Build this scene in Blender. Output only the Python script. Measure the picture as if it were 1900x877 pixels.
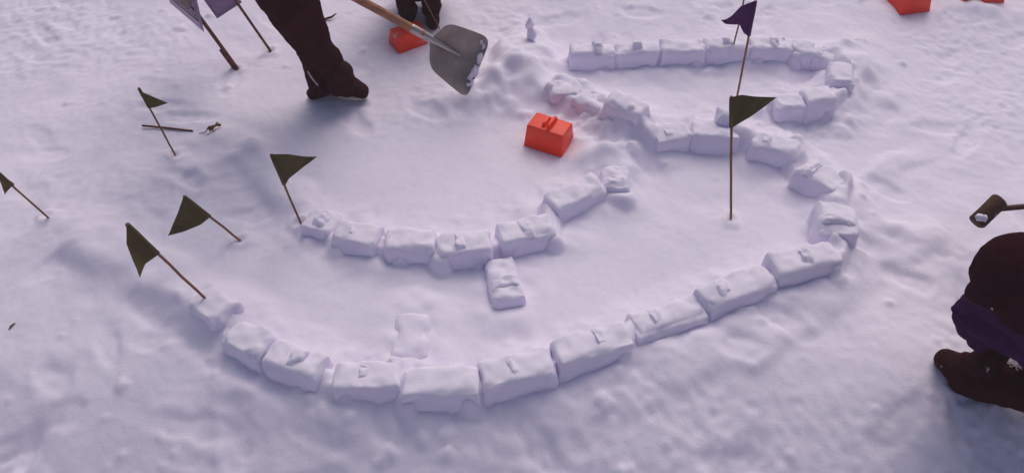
import bpy, bmesh, math, random
import numpy as np
from mathutils import Vector, Matrix

# ------------------------------------------------------------------ scene
for o in list(bpy.data.objects): bpy.data.objects.remove(o)
S = bpy.context.scene
COL = S.collection
rnd = random.Random(11)

# ------------------------------------------------------------------ camera
CAM_H = 2.3; PITCH = math.radians(47); FPX = 1491.0      # focal length in pixels of a 1900 px wide frame
cam = bpy.data.cameras.new('camera'); camo = bpy.data.objects.new('camera', cam); COL.objects.link(camo)
camo.location = (0, 0, CAM_H); camo.rotation_euler = (math.radians(90) - PITCH, 0, 0)
cam.sensor_width = 36; cam.lens = FPX / 1900 * 36; cam.clip_end = 2000; cam.clip_start = 0.05
S.camera = camo

# ------------------------------------------------------------------ sky, sun, exposure
SUN_EL, SUN_AZ = math.radians(53), math.radians(16)       # overcast, brightest from beyond the castle
w = bpy.data.worlds.new('World'); S.world = w; w.use_nodes = True
nt = w.node_tree; nt.nodes.clear()
sky = nt.nodes.new('ShaderNodeTexSky'); sky.sky_type = 'NISHITA'; sky.sun_disc = False
sky.sun_elevation = SUN_EL; sky.sun_rotation = SUN_AZ; sky.dust_density = 4.0; sky.ozone_density = 1.0
bg = nt.nodes.new('ShaderNodeBackground'); bg.inputs['Strength'].default_value = 0.09
wo = nt.nodes.new('ShaderNodeOutputWorld')
nt.links.new(sky.outputs[0], bg.inputs[0]); nt.links.new(bg.outputs[0], wo.inputs[0])
sun = bpy.data.lights.new('sun', 'SUN'); suno = bpy.data.objects.new('sun', sun); COL.objects.link(suno)
sun.energy = 1.4; sun.angle = math.radians(50); sun.color = (1.0, 0.93, 0.86)
sd = Vector((math.sin(SUN_AZ) * math.cos(SUN_EL), math.cos(SUN_AZ) * math.cos(SUN_EL), math.sin(SUN_EL)))
suno.rotation_euler = (-sd).to_track_quat('-Z', 'Y').to_euler(); suno.location = sd * 20
S.view_settings.view_transform = 'Standard'; S.view_settings.look = 'None'
S.view_settings.gamma = 1.0; S.view_settings.use_curve_mapping = False
S.view_settings.exposure = -0.22

# ------------------------------------------------------------------ noise
def _h(ix, iy, iz, seed):
    n = (ix.astype(np.int64) * 374761393 + iy.astype(np.int64) * 668265263 + iz.astype(np.int64) * 2147483647 + seed * 974711) & 0xffffffff
    n = ((n ^ (n >> 13)) * 1274126177) & 0xffffffff
    n = ((n ^ (n >> 16)) * 2246822519) & 0xffffffff
    return ((n ^ (n >> 15)) & 0xffffff) / float(0xffffff) * 2 - 1
def noise3(x, y, z, seed=0):
    x, y, z = np.broadcast_arrays(np.asarray(x, float), np.asarray(y, float), np.asarray(z, float))
    ix, iy, iz = np.floor(x), np.floor(y), np.floor(z); fx, fy, fz = x - ix, y - iy, z - iz
    s = lambda t: t * t * t * (t * (t * 6 - 15) + 10)
    u, v, q = s(fx), s(fy), s(fz); r = 0
    for dz, wz in ((0, 1 - q), (1, q)):
        for dy, wy in ((0, 1 - v), (1, v)):
            for dx, wx in ((0, 1 - u), (1, u)):
                r = r + _h(ix + dx, iy + dy, iz + dz, seed) * wx * wy * wz
    return r
def noise2(x, y, seed=0):
    ix, iy = np.floor(x), np.floor(y); fx, fy = x - ix, y - iy
    s = lambda t: t * t * t * (t * (t * 6 - 15) + 10)
    u, v = s(fx), s(fy); z = np.zeros_like(ix)
    a = _h(ix, iy, z, seed); b = _h(ix + 1, iy, z, seed); c = _h(ix, iy + 1, z, seed); d = _h(ix + 1, iy + 1, z, seed)
    return (a * (1 - u) + b * u) * (1 - v) + (c * (1 - u) + d * u) * v
def sstep(a, b, x):
    t = np.clip((x - a) / (b - a), 0, 1); return t * t * (3 - 2 * t)

# ------------------------------------------------------------------ picture <-> place
CF = np.array([0, math.cos(PITCH), -math.sin(PITCH)]); CR = np.array([1.0, 0, 0]); CU = np.array([0, math.sin(PITCH), math.cos(PITCH)])
CP = np.array([0, 0, CAM_H])
def ray(x, y): return CF * FPX + CR * (x - 950) + CU * (438.5 - y)

def macro(x, y):
    """broad lie of the snow field: a low rise, with near, side and far slopes added to darken the edges"""
    x = np.asarray(x, float); y = np.asarray(y, float)
    near = np.clip(1.62 - y, 0, 0.9); z = -0.46 * near ** 1.5  # near slope shaped to turn the foreground snow away from the sun
    side = np.clip(np.abs(x) - 1.3, 0, 3.0); z = z - 0.055 * side ** 1.6
    far = np.clip(y - 3.1, 0, 6.0); z = z + 0.05 * far ** 1.3
    return z
feat = []           # (kind, ...) added below
def ground_base(x, y):
    z = macro(x, y)
    for f in feat: z = z + f(x, y)
    return z
def P(px, py, h=0.0, g=None):
    """the point at height h above the snow that is seen at pixel (px, py) of the photograph"""
    d = ray(px, py); g = g or ground_base; z = h
    for _ in range(25):
        t = (z - CAM_H) / d[2]; p = CP + d * t
        z = 0.5 * z + 0.5 * (float(g(p[0], p[1])) + h)
    t = (z - CAM_H) / d[2]; return CP + d * t
def Pz(px, py, z):
    d = ray(px, py); return CP + d * ((z - CAM_H) / d[2])
def Pd(px, py, depth):
    return CP + ray(px, py) / FPX * depth
def depth_of(p): return float(np.dot(np.asarray(p) - CP, CF))
def above(base, px, py):
    """the point on the pixel's ray nearest to the vertical over base"""
    d = ray(px, py); b = np.asarray(base)
    dx, ox = d[:2], (CP - b)[:2]
    t = -np.dot(dx, ox) / np.dot(dx, dx); return CP + d * t

def seg_dist(x, y, pts):
    best = np.full(np.shape(x), 1e9); along = np.zeros(np.shape(x)); n = len(pts) - 1; side = np.zeros(np.shape(x))
    for i in range(n):
        a, b = pts[i], pts[i + 1]; dx, dy = b[0] - a[0], b[1] - a[1]; L2 = dx * dx + dy * dy
        t = np.clip(((x - a[0]) * dx + (y - a[1]) * dy) / L2, 0, 1)
        d = np.hypot(x - a[0] - t * dx, y - a[1] - t * dy)
        m = d < best; best = np.where(m, d, best); along = np.where(m, (i + t) / n, along)
        side = np.where(m, np.sign((x - a[0]) * dy - (y - a[1]) * dx), side)
    return best, along, side
def ridge(pix, width, height, taper=0.15, rough=0.4, seed=0):
    pts = [P(a, b, 0, macro)[:2] for a, b in pix]
    def f(x, y):
        d, s, _ = seg_dist(x, y, pts)
        d = d * (1 + 0.35 * noise2(np.asarray(x, float) * 7, np.asarray(y, float) * 7, seed + 5))
        e = np.minimum(s, 1 - s); k = 0.35 + 0.65 * sstep(0, taper, e)
        n = 1 + rough * noise2(np.asarray(x, float) * 9, np.asarray(y, float) * 9, seed)
        return height * k * n * np.exp(-(d / width) ** 4 * 0.9)
    return f
def mound(px, py, rx, ry, height, rough=0.3, seed=0, sharp=2.0):
    c = P(px, py, 0, macro)
    def f(x, y):
        x = np.asarray(x, float); y = np.asarray(y, float)
        r = ((x - c[0]) / rx) ** 2 + ((y - c[1]) / ry) ** 2
        r = r * (1 + 0.45 * noise2(x * 6, y * 6, seed + 9))
        return height * np.exp(-r ** (sharp / 2)) * (1 + rough * noise2(x * 12, y * 12, seed))
    return f
# heap of shovelled snow and the corner bank that carries the little snow figure
feat.append(mound(950, 150, 0.22, 0.20, 0.065, 0.5, 1))
feat.append(mound(972, 112, 0.15, 0.27, 0.065, 0.15, 2, 6.0))
feat.append(mound(925, 165, 0.14, 0.10, 0.035, 1.2, 26))
feat.append(mound(900, 190, 0.20, 0.10, 0.03, 0.9, 3))
# broken heap between the rooms
feat.append(mound(1150, 262, 0.20, 0.13, 0.06, 0.6, 4))
feat.append(mound(1110, 300, 0.10, 0.08, 0.03, 0.6, 14))
feat.append(ridge([(1170, 252), (1230, 250), (1300, 250)], 0.09, 0.03, seed=5))
# bank that runs on from the front wall to the left
feat.append(ridge([(95, 428), (190, 462), (290, 512), (400, 572), (470, 620)], 0.11, 0.050, 0.2, 0.4, 6))
feat.append(ridge([(420, 255), (480, 300), (520, 350), (565, 400)], 0.09, 0.035, 0.2, 0.6, 7))
# snow thrown up along the outer foot of the front and right walls
feat.append(ridge([(400, 650), (520, 730), (700, 790), (900, 790), (1100, 735), (1300, 660), (1480, 590), (1600, 500)], 0.09, 0.018, 0.1, 0.6, 8))
feat.append(ridge([(1610, 350), (1650, 305), (1720, 285)], 0.05, 0.013, 0.3, 0.6, 10))
feat.append(mound(1655, 430, 0.14, 0.07, 0.04, 0.8, 11))
feat.append(ridge([(1600, 460), (1660, 470), (1740, 440)], 0.05, 0.012, 0.3, 0.9, 12))
feat.append(mound(1600, 130, 0.12, 0.25, 0.05, 0.5, 13))
feat.append(mound(1800, 18, 0.30, 0.10, 0.03, 0.5, 15))
# snow packed between the bricks of the right-hand walls
feat.append(ridge([(1290, 250), (1400, 268), (1450, 282), (1530, 335), (1562, 400), (1556, 470)], 0.095, 0.045, 0.15, 0.35, 16))
feat.append(ridge([(1500, 98), (1572, 120), (1575, 160), (1530, 190), (1430, 205)], 0.09, 0.042, 0.15, 0.35, 17))
feat.append(ridge([(1015, 170), (1100, 200), (1195, 222)], 0.09, 0.045, 0.15, 0.35, 18))
feat.append(ridge([(1140, 345), (1150, 300), (1165, 262), (1195, 225)], 0.075, 0.040, 0.2, 0.6, 19))
# hollows
feat.append(mound(1345, 372, 0.13, 0.10, -0.022, 0.5, 21))
feat.append(mound(385, 278, 0.12, 0.06, -0.018, 0.4, 22))
feat.append(mound(1480, 350, 0.10, 0.16, -0.025, 0.3, 23))
feat.append(ridge([(410, 640), (480, 690), (570, 735)], 0.07, -0.022, 0.2, 0.4, 24))
feat.append(ridge([(250, 560), (330, 600), (400, 650)], 0.05, -0.02, 0.2, 0.6, 25))

def pixel_of(x, y, z):
    v0 = x - CP[0]; v1 = y - CP[1]; v2 = z - CP[2]
    dp = v1 * CF[1] + v2 * CF[2]; up = v1 * CU[1] + v2 * CU[2]
    dp = np.where(dp < 0.05, 0.05, dp)
    return 950 + FPX * v0 / dp, 438.5 - FPX * up / dp
def inside(x, y, poly):
    r = np.zeros(np.shape(x), bool); n = len(poly)
    for i in range(n):
        (x1, y1), (x2, y2) = poly[i], poly[(i + 1) % n]
        c = ((y1 > y) != (y2 > y)) & (x < (x2 - x1) * (y - y1) / (y2 - y1 + 1e-12) + x1); r ^= c
    return r
rooms = [[(560, 430), (700, 470), (900, 470), (1030, 430), (1120, 370), (1170, 320), (1280, 265), (1400, 290), (1500, 360), (1500, 450), (1380, 500), (1180, 590), (1000, 640), (850, 670), (620, 660), (440, 580)],
         [(600, 260), (900, 220), (1100, 260), (1110, 310), (1000, 370), (900, 420), (720, 415), (600, 390), (540, 320)],
         [(1050, 140), (1200, 130), (1500, 120), (1530, 150), (1450, 165), (1330, 200), (1220, 210), (1100, 170)]]
rooms = [[tuple(P(a, b, 0, macro)[:2]) for a, b in r] for r in rooms]
def floor_mask(x, y):
    m = np.zeros(np.shape(x))
    for r in rooms:
        d, _, _ = seg_dist(x, y, r + [r[0]])
        s = np.where(inside(x, y, r), d, -d); m = np.maximum(m, sstep(-0.06, 0.12, s))
    return m
# ------------------------------------------------------------------ where the snow bricks stand (top centre line in the photograph)
BR = []
def args(*a, **k): return a, k
BR.append(args((372, 548), (424, 586), 'half buried crumbled snow brick beside the foot of the lowest green flag', 0, 0.055, worn=2))
BR.append(args((428, 603), (492, 638), 'second snow brick from the left in the curved front wall', 0.3, 0.09, worn=1.6))
BR.append(args((500, 640), (594, 684), 'third snow brick from the left in the curved front wall', 0.55, 0.10))
BR.append(args((620, 690), (742, 691), 'snow brick in front wall just left of the middle, ahead of the flush slab', 0.46, 0.12))
BR.append(args((748, 705), (886, 698), 'lowest snow brick in the photo, at the bend of the front wall', 0.44, 0.125))
BR.append(args((893, 690), (1022, 659), 'snow brick in front wall left of the bluish gap', 0.45, 0.13))
BR.append(args((1034, 651), (1166, 611), 'snow brick in front wall right of the bluish gap', 0.62, 0.12, worn=1.5))
BR.append(args((1174, 602), (1298, 560), 'crumbling low snow brick in front wall with rough lumps on top', 0.35, 0.095, worn=2.5, kh=0.03))
BR.append(args((1304, 548), (1430, 504), 'snow brick with broken knob, second from the right end of front wall', 0.3, 0.125, worn=1.8, kh=0.03))
BR.append(args((1436, 488), (1556, 456), 'big snow brick with dark front face at right end of front wall', 0.5, 0.15, worn=0.8))
BR.append(args((1556, 366), (1558, 434), 'upright-knobbed snow brick set lengthwise at the right corner of the castle', 0.64, 0.13, wd=0.145, kh=0.035))
BR.append(args((1490, 308), (1564, 336), 'snow brick with a high knob above the right corner brick', 0.3, 0.11, wd=0.13, kh=0.035))
BR.append(args((1398, 254), (1486, 266), 'snow brick below the tip of the large green flag', 0.25, 0.11, kh=0.03))
BR.append(args((1286, 232), (1372, 234), 'snow brick behind the pole of the large green flag', 0, 0.10))
BR.append(args((1216, 240), (1276, 238), 'short crumbled snow brick between the two right-hand rooms', 0.4, 0.08, worn=2.2))
BR.append(args((1346, 198), (1348, 216), 'small upright snow brick at the left edge of the large green flag', 0, 0.14, wd=0.07))
BR.append(args((1437, 188), (1490, 178), 'snow brick right of the large green flag tip', 0.8, 0.11, kh=0.03))
BR.append(args((1493, 176), (1546, 172), 'snow brick closing the upper room at its lower right corner', 0, 0.12, worn=0.6))
BR.append(args((1518, 90), (1556, 97), 'snow brick at upper right corner of the upper room', 0.15, 0.11))
BR.append(args((1564, 114), (1564, 150), 'snow brick set lengthwise in right side of the upper room', 0.6, 0.11, wd=0.11))
back = [((1060, 87), (1140, 86), .6, 'leftmost snow brick of back wall, next to the bank'), ((1144, 85), (1222, 84), .5, 'second snow brick from the left in back wall'),
        ((1227, 84), (1305, 80), .43, 'snow brick in back wall right of the dark joint'), ((1308, 78), (1390, 76), .5, 'snow brick in back wall behind the thin bare stick'),
        ((1393, 77), (1470, 79), .55, 'snow brick in back wall right of the blue flag pole'), ((1473, 82), (1514, 86), 0, 'short snow brick at right end of back wall')]
for a, b, k, t in back: BR.append(args(a, b, t, k, 0.13, 0.10, kh=0.05))
BR.append(args((1022, 156), (1078, 158), 'uppermost snow brick of the slanting wall beside the shovelled heap', 0, 0.065, worn=1.4))
BR.append(args((1072, 170), (1126, 190), 'middle snow brick of the slanting wall behind the red mould', 0, 0.07, worn=1.2))
BR.append(args((1130, 192), (1196, 203), 'lowest snow brick of the slanting wall right of the red mould', 0.4, 0.08, worn=1.0, kh=0.03))
BR.append(args((572, 398), (622, 414), 'worn snow brick at the foot of the middle green flag', 0.5, 0.07, worn=1.8))
BR.append(args((622, 420), (702, 438), 'snow brick with round knob at left bend of inner wall', 0.42, 0.11))
BR.append(args((716, 442), (807, 441), 'snow brick at the middle of the curved inner wall', 0.45, 0.12))
BR.append(args((812, 450), (907, 441), 'snow brick in inner wall left of the narrow gap', 0.43, 0.12))
BR.append(args((927, 430), (1026, 408), 'snow brick in inner wall right of the narrow gap', 0.46, 0.12))
BR.append(args((1022, 374), (1112, 332), 'snow brick with rounded end rising toward the red mould in inner wall', 0.4, 0.12))
BR.append(args((1141, 304), (1143, 348), 'end-on snow brick at the right end of inner wall', 0.7, 0.09, worn=1.6))
BR.append(args((926, 476), (946, 552), 'free-standing snow brick dividing the front room, below the narrow gap', 0.62, 0.07))
BR.append(args((766, 580), (758, 664), 'flush snow slab lying inside the front wall', 0, 0.032, 0.12))

banks = []
for a_, k_ in BR:
    h_ = k_.get('h', a_[4] if len(a_) > 4 else 0.12) * 0.8; A_, B_ = P(*a_[0], h_), P(*a_[1], h_); banks.append((A_[:2], B_[:2]))
def top_h(i): return BR[i][1].get('h', BR[i][0][4] if len(BR[i][0]) > 4 else 0.12) * 0.8
chains = [list(range(0, 10)), [9, 10, 11, 12, 13, 14], [17, 16], list(range(20, 26)) + [18, 19, 17], [26, 27, 28], list(range(29, 36))]
cores = []
for ch_ in chains:
    for i_, j_ in zip(ch_[:-1], ch_[1:]):
        ends = [(a_, b_) for a_ in banks[i_] for b_ in banks[j_]]; a_, b_ = min(ends, key=lambda q: np.hypot(*(q[0] - q[1])))
        d_ = b_ - a_; l_ = np.hypot(*d_) + 1e-6
        if l_ < 0.28: cores.append((a_ - d_ / l_ * 0.05, b_ + d_ / l_ * 0.05, min(top_h(i_), top_h(j_))))
for line_, h_ in (([(1376, 248), (1440, 268), (1488, 292), (1535, 338), (1556, 368), (1560, 430), (1550, 462)], 0.085), ([(1440, 194), (1545, 182), (1566, 160), (1564, 112), (1540, 97), (1510, 92)], 0.085), ([(1022, 160), (1075, 172), (1128, 196), (1196, 212), (1216, 240), (1285, 238)], 0.06)):
    w_ = [P(*q, 0.06)[:2] for q in line_]; cores += [(a_, b_, h_) for a_, b_ in zip(w_[:-1], w_[1:])]
def core(x, y):
    """snow pressed into the joints, nearly up to the brick tops"""
    z = np.zeros(np.shape(x))
    for a_, b_, h_ in cores:
        m = (np.abs(x - (a_[0] + b_[0]) / 2) < 0.4) & (np.abs(y - (a_[1] + b_[1]) / 2) < 0.4)
        if not m.any(): continue
        X_, Y_ = x[m], y[m]; e = b_ - a_; t = np.clip(((X_ - a_[0]) * e[0] + (Y_ - a_[1]) * e[1]) / np.dot(e, e), 0, 1)
        d = np.hypot(X_ - a_[0] - t * e[0], Y_ - a_[1] - t * e[1]) * (1 + 0.3 * noise2(X_ * 14, Y_ * 14, 63))
        z[m] = np.maximum(z[m], h_ * (0.74 + 0.2 * noise2(X_ * 20, Y_ * 20, 64)) * (1 - sstep(0.018, 0.056, d)))
    return z
def bank(x, y):
    """snow swept up against the feet of the bricks"""
    d = np.full(np.shape(x), 9.0)
    for A_, B_ in banks:
        e = B_ - A_; t = np.clip(((x - A_[0]) * e[0] + (y - A_[1]) * e[1]) / np.dot(e, e), 0, 1); d = np.minimum(d, np.hypot(x - A_[0] - t * e[0], y - A_[1] - t * e[1]))
    k = 0.6 + 0.5 * noise2(x * 6, y * 6, 60) + 0.25 * noise2(x * 17, y * 17, 61)
    return 0.036 * np.clip(k, 0.25, 1.3) * (1 - sstep(0.04, 0.20, d * (1 + 0.25 * noise2(x * 9, y * 9, 62))))
poles = [P(*q, 0, macro) for q in ((1356, 405), (560, 418), (446, 446), (387, 560), (325, 287), (90, 404), (1356, 108), (440, 127), (502, 95))]
clods = []; rc = random.Random(8)        # crumbs and clods frozen to the surface
for _ in range(520):
    k = rc.random()
    if k < 0.55:
        A_, B_ = rc.choice(banks); q = A_ + (B_ - A_) * rc.random(); a = rc.uniform(0, 6.28); d = rc.uniform(0.06, 0.22); q = q + np.array([math.cos(a), math.sin(a)]) * d
    elif k < 0.75: q = Pz(rc.gauss(1130, 60), rc.gauss(255, 30), 0)[:2]
    else: q = Pz(rc.uniform(0, 1900), rc.choice((rc.uniform(0, 200), rc.uniform(560, 870))), 0)[:2]
    clods.append((q[0], q[1], rc.uniform(0.009, 0.014) + 0.02 * rc.random() ** 4, rc.uniform(0.35, 0.6)))
prints = []
for _ in range(120):
    px, py = rnd.uniform(-100, 2000), rnd.uniform(-20, 860)
    c = Pz(px, py, 0)
    prints.append((c[0], c[1], rnd.uniform(0, math.pi), rnd.uniform(0.09, 0.14), rnd.uniform(0.04, 0.055), rnd.uniform(0.004, 0.013)))
def ground_full(x, y):
    z = ground_base(x, y) + np.maximum(bank(x, y), core(x, y)); fm = floor_mask(x, y); r = 1 - 0.78 * fm
    fall = 1 / (1 + (np.maximum(0, np.hypot(x, y - 2.4) - 5) / 6) ** 2)
    wx = x + 0.04 * noise2(x * 5, y * 5, 91); wy = y + 0.04 * noise2(x * 5, y * 5, 92)
    n = 0.010 * noise2(wx * 2.3, wy * 2.3, 31) * (0.4 + 0.6 * r)
    n = n + r * (0.0055 * noise2(wx * 5.5, wy * 5.5, 32) + 0.0035 * noise2(wx * 12, wy * 12, 33))
    patch = sstep(-0.2, 0.6, noise2(x * 1.7, y * 1.7, 40))             # trampled and smooth stretches
    n = n + r * patch * (0.005 * np.abs(noise2(wx * 19, wy * 19, 34)) + 0.0042 * noise2(wx * 33, wy * 33, 35))
    n = n + (0.0008 + 0.0008 * r) * noise2(x * 45, y * 45, 36)
    for cx, cy, a, rx, ry, dp in prints:
        m = (np.abs(x - cx) < 0.3) & (np.abs(y - cy) < 0.3)
        if not m.any(): continue
        X, Y = x[m] - cx, y[m] - cy
        u = (X * math.cos(a) + Y * math.sin(a)) / rx; v = (-X * math.sin(a) + Y * math.cos(a)) / ry
        q = np.sqrt(u * u + v * v) + 0.25 * noise2(X * 20 + cx * 50, Y * 20, 50)
        n[m] += r[m] * dp * (-(1 - sstep(0.55, 1.15, q)) + 0.12 * np.exp(-((q - 1.35) / 0.3) ** 2))
    for cx, cy, cr, ch_ in clods:
        m = (np.abs(x - cx) < cr * 1.6) & (np.abs(y - cy) < cr * 1.6)
        if m.any(): n[m] += r[m] * cr * ch_ * (1 - sstep(0.35, 1.25, np.hypot(x[m] - cx, y[m] - cy) / cr * (1 + 0.4 * noise2(x[m] * 60, y[m] * 60, 80))))
    for q in poles:
        d = np.hypot(x - q[0], y - q[1]) * (1 + 0.4 * noise2(x * 25, y * 25, 70)); n = n + 0.010 * np.exp(-((d - 0.028) / 0.016) ** 2) - 0.008 * np.exp(-(d / 0.014) ** 2)
    return z + n * fall

# ------------------------------------------------------------------ materials
def mat(name, col, rough=0.7, bump=None, noise_amt=0.0, nscale=30, metal=0.0, sss=0.0, spec=0.3, snow=None, sheen=0.0, stretch=None, transl=0.0, glow=0.0):
    m = bpy.data.materials.new(name); m.use_nodes = True; t = m.node_tree; N = t.nodes; L = t.links
    b = N['Principled BSDF']; tc = N.new('ShaderNodeTexCoord')
    b.inputs['Roughness'].default_value = rough; b.inputs['Metallic'].default_value = metal
    b.inputs['Specular IOR Level'].default_value = spec
    co = tc.outputs['Object']
    if stretch:
        mp = N.new('ShaderNodeMapping'); mp.inputs['Scale'].default_value = stretch; L.new(co, mp.inputs['Vector']); co = mp.outputs[0]
    src = None
    if noise_amt:
        n = N.new('ShaderNodeTexNoise'); n.inputs['Scale'].default_value = nscale; n.inputs['Detail'].default_value = 6
        L.new(co, n.inputs['Vector'])
        r = N.new('ShaderNodeValToRGB'); c = Vector(col[:3])
        r.color_ramp.elements[0].position = 0.3; r.color_ramp.elements[1].position = 0.7
        r.color_ramp.elements[0].color = (*(c * (1 - noise_amt)), 1); r.color_ramp.elements[1].color = (*[min(1, v) for v in c * (1 + noise_amt)], 1)
        L.new(n.outputs['Fac'], r.inputs[0]); src = r.outputs[0]
    if snow:       # grains and crusts of snow clinging to the thing
        n = N.new('ShaderNodeTexNoise'); n.inputs['Scale'].default_value = snow[1]; n.inputs['Detail'].default_value = 8; n.inputs['Roughness'].default_value = 0.65
        L.new(tc.outputs['Object'], n.inputs['Vector'])
        r = N.new('ShaderNodeValToRGB'); r.color_ramp.elements[0].position = snow[0]; r.color_ramp.elements[1].position = snow[0] + 0.06
        L.new(n.outputs['Fac'], r.inputs[0])
        mx = N.new('ShaderNodeMix'); mx.data_type = 'RGBA'; L.new(r.outputs[0], mx.inputs['Factor'])
        if src: L.new(src, mx.inputs['A'])
        else: mx.inputs['A'].default_value = (*col[:3], 1)
        mx.inputs['B'].default_value = (0.75, 0.74, 0.78, 1); src = mx.outputs['Result']
    if src: L.new(src, b.inputs['Base Color'])
    else: b.inputs['Base Color'].default_value = (*col[:3], 1)
    if sss:
        b.inputs['Subsurface Weight'].default_value = sss; b.inputs['Subsurface Radius'].default_value = (0.9, 0.95, 1.0); b.inputs['Subsurface Scale'].default_value = 0.02
    if glow:      # light carried through thin plastic
        b.inputs['Subsurface Weight'].default_value = glow; b.inputs['Subsurface Radius'].default_value = (1.0, 0.25, 0.12); b.inputs['Subsurface Scale'].default_value = 0.03
    if sheen: b.inputs['Sheen Weight'].default_value = sheen
    if transl: b.inputs['Transmission Weight'].default_value = transl
    if bump:
        prev = None
        for sc, st in bump:
            n = N.new('ShaderNodeTexNoise'); n.inputs['Scale'].default_value = sc; n.inputs['Detail'].default_value = 5; L.new(co, n.inputs['Vector'])
            bp = N.new('ShaderNodeBump'); bp.inputs['Strength'].default_value = st; bp.inputs['Distance'].default_value = 0.6 / sc
            L.new(n.outputs['Fac'], bp.inputs['Height'])
            if prev: L.new(prev, bp.inputs['Normal'])
            prev = bp.outputs[0]
        L.new(prev, b.inputs['Normal'])
    return m
SNOW = (0.875, 0.805, 0.97)
M = dict(
    snow=mat('packed snow', SNOW, 0.75, [(45, 0.10), (130, 0.26), (380, 0.40)], 0.03, 3.0, sss=0.3, spec=0.25),
    block=mat('pressed snow', SNOW, 0.7, [(60, 0.10), (150, 0.26), (380, 0.40)], 0.03, 8, sss=0.3, spec=0.25),
    knob=mat('pressed snow knob', SNOW, 0.7, [(60, 0.08), (150, 0.16), (420, 0.25)], 0.03, 8, sss=0.15, spec=0.25),
    red=mat('red plastic', (1.0, 0.050, 0.014), 0.42, [(60, 0.02)], 0.06, 25, spec=0.4, snow=(0.70, 22)),
    red_snowy=mat('red plastic with snow', (1.0, 0.050, 0.014), 0.45, None, 0.06, 25, spec=0.4, snow=(0.585, 14)),
    green=mat('green felt', (0.092, 0.072, 0.028), 0.9, [(900, 0.15)], 0.10, 40, spec=0.1, sheen=0.05),
    blue=mat('blue felt', (0.075, 0.018, 0.095), 0.9, [(900, 0.15)], 0.12, 40, spec=0.1, sheen=0.05),
    stick=mat('bamboo stick', (0.25, 0.115, 0.065), 0.7, None, 0.25, 60, spec=0.2, stretch=(1, 1, .1)),
    stake=mat('brown wooden stake', (0.15, 0.055, 0.038), 0.75, [(80, 0.2)], 0.3, 50, spec=0.2),
    handle=mat('worn ash handle', (0.34, 0.145, 0.075), 0.55, [(90, 0.1)], 0.35, 22, spec=0.35),
    metal=mat('dull aluminium', (0.33, 0.27, 0.25), 0.5, [(40, 0.06)], 0.22, 14, metal=0.35, snow=(0.66, 16)),
    socket=mat('steel socket', (0.42, 0.37, 0.36), 0.38, None, 0.15, 30, metal=0.8),
    trousers=mat('dark snow trousers', (0.034, 0.0060, 0.0085), 0.95, [(55, 0.15), (600, 0.1)], 0.12, 12, spec=0.03),
    jacket=mat('purple jacket', (0.038, 0.0105, 0.055), 0.9, [(40, 0.3), (500, 0.1)], 0.15, 14, spec=0.05),
    hat=mat('dark knitted hat', (0.026, 0.0050, 0.0090), 0.95, [(160, 0.4)], 0.15, 60, spec=0.03),
    boot=mat('dark boot', (0.036, 0.008, 0.010), 0.85, [(70, 0.2)], 0.2, 20, spec=0.08, snow=(0.66, 26)),
    sole=mat('pale rubber sole', (0.48, 0.40, 0.36), 0.7, None, 0.1, 30),
    white=mat('white print', (0.50, 0.42, 0.46), 0.7),
    skin=mat('skin', (0.52, 0.30, 0.22), 0.55, None, 0.05, 20, sss=0.15),
    hair=mat('brown hair', (0.05, 0.025, 0.015), 0.6, [(200, 0.4)]),
    paper=mat('laminated sheet', (0.30, 0.20, 0.36), 0.35, [(6, 0.05)], 0.06, 6, spec=0.4),
    ink=mat('dark print', (0.055, 0.014, 0.030), 0.4, None, 0.3, 30, spec=0.4),
    ink_rose=mat('rose print', (0.20, 0.06, 0.13), 0.4),
    ink_brown=mat('brown print', (0.12, 0.05, 0.035), 0.4),
    mallet=mat('brown mallet head', (0.085, 0.034, 0.020), 0.8, [(60, 0.4)], 0.4, 22, snow=(0.60, 20)),
    mallet_handle=mat('dark red handle', (0.080, 0.022, 0.018), 0.6, None, 0.2, 20),
    leaf=mat('dry leaf', (0.16, 0.075, 0.030), 0.8, [(90, 0.4)], 0.4, 40),
    eye=mat('eye', (0.02, 0.015, 0.012), 0.2),
)

# ------------------------------------------------------------------ object helpers
def mesh_obj(name, verts, faces, m, parent=None, smooth=True):
    me = bpy.data.meshes.new(name); me.from_pydata([tuple(map(float, v)) for v in verts], [], faces)
    me.materials.append(M[m] if isinstance(m, str) else m)
    if smooth: me.polygons.foreach_set('use_smooth', [True] * len(me.polygons))
    me.update(); o = bpy.data.objects.new(name, me); COL.objects.link(o)
    if parent is not None: o.parent = parent
    return o
def tag(o, label=None, cat=None, group=None, kind=None):
    if label: o['label'] = label
    if cat: o['category'] = cat
    if group: o['group'] = group
    if kind: o['kind'] = kind
    return o
def empty(name, loc):
    o = bpy.data.objects.new(name, None); COL.objects.link(o); o.location = tuple(map(float, loc)); o.empty_display_size = 0.05; return o
def rel(pts, o): 
    l = np.array(o.location); return [np.asarray(p, float) - l for p in pts]
class MB:
    def __init__(s): s.v = []; s.f = []
    def add(s, v, f):
        k = len(s.v); s.v += [tuple(map(float, p)) for p in v]; s.f += [tuple(i + k for i in q) for q in f]
    def build(s, name, m, parent=None, smooth=True): return mesh_obj(name, s.v, s.f, m, parent, smooth)
def frame(t):
    t = t / (np.linalg.norm(t) + 1e-9); a = np.array([0, 0, 1.0]) if abs(t[2]) < 0.9 else np.array([1.0, 0, 0])
    u = np.cross(a, t); u /= np.linalg.norm(u); return u, np.cross(t, u)
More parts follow.
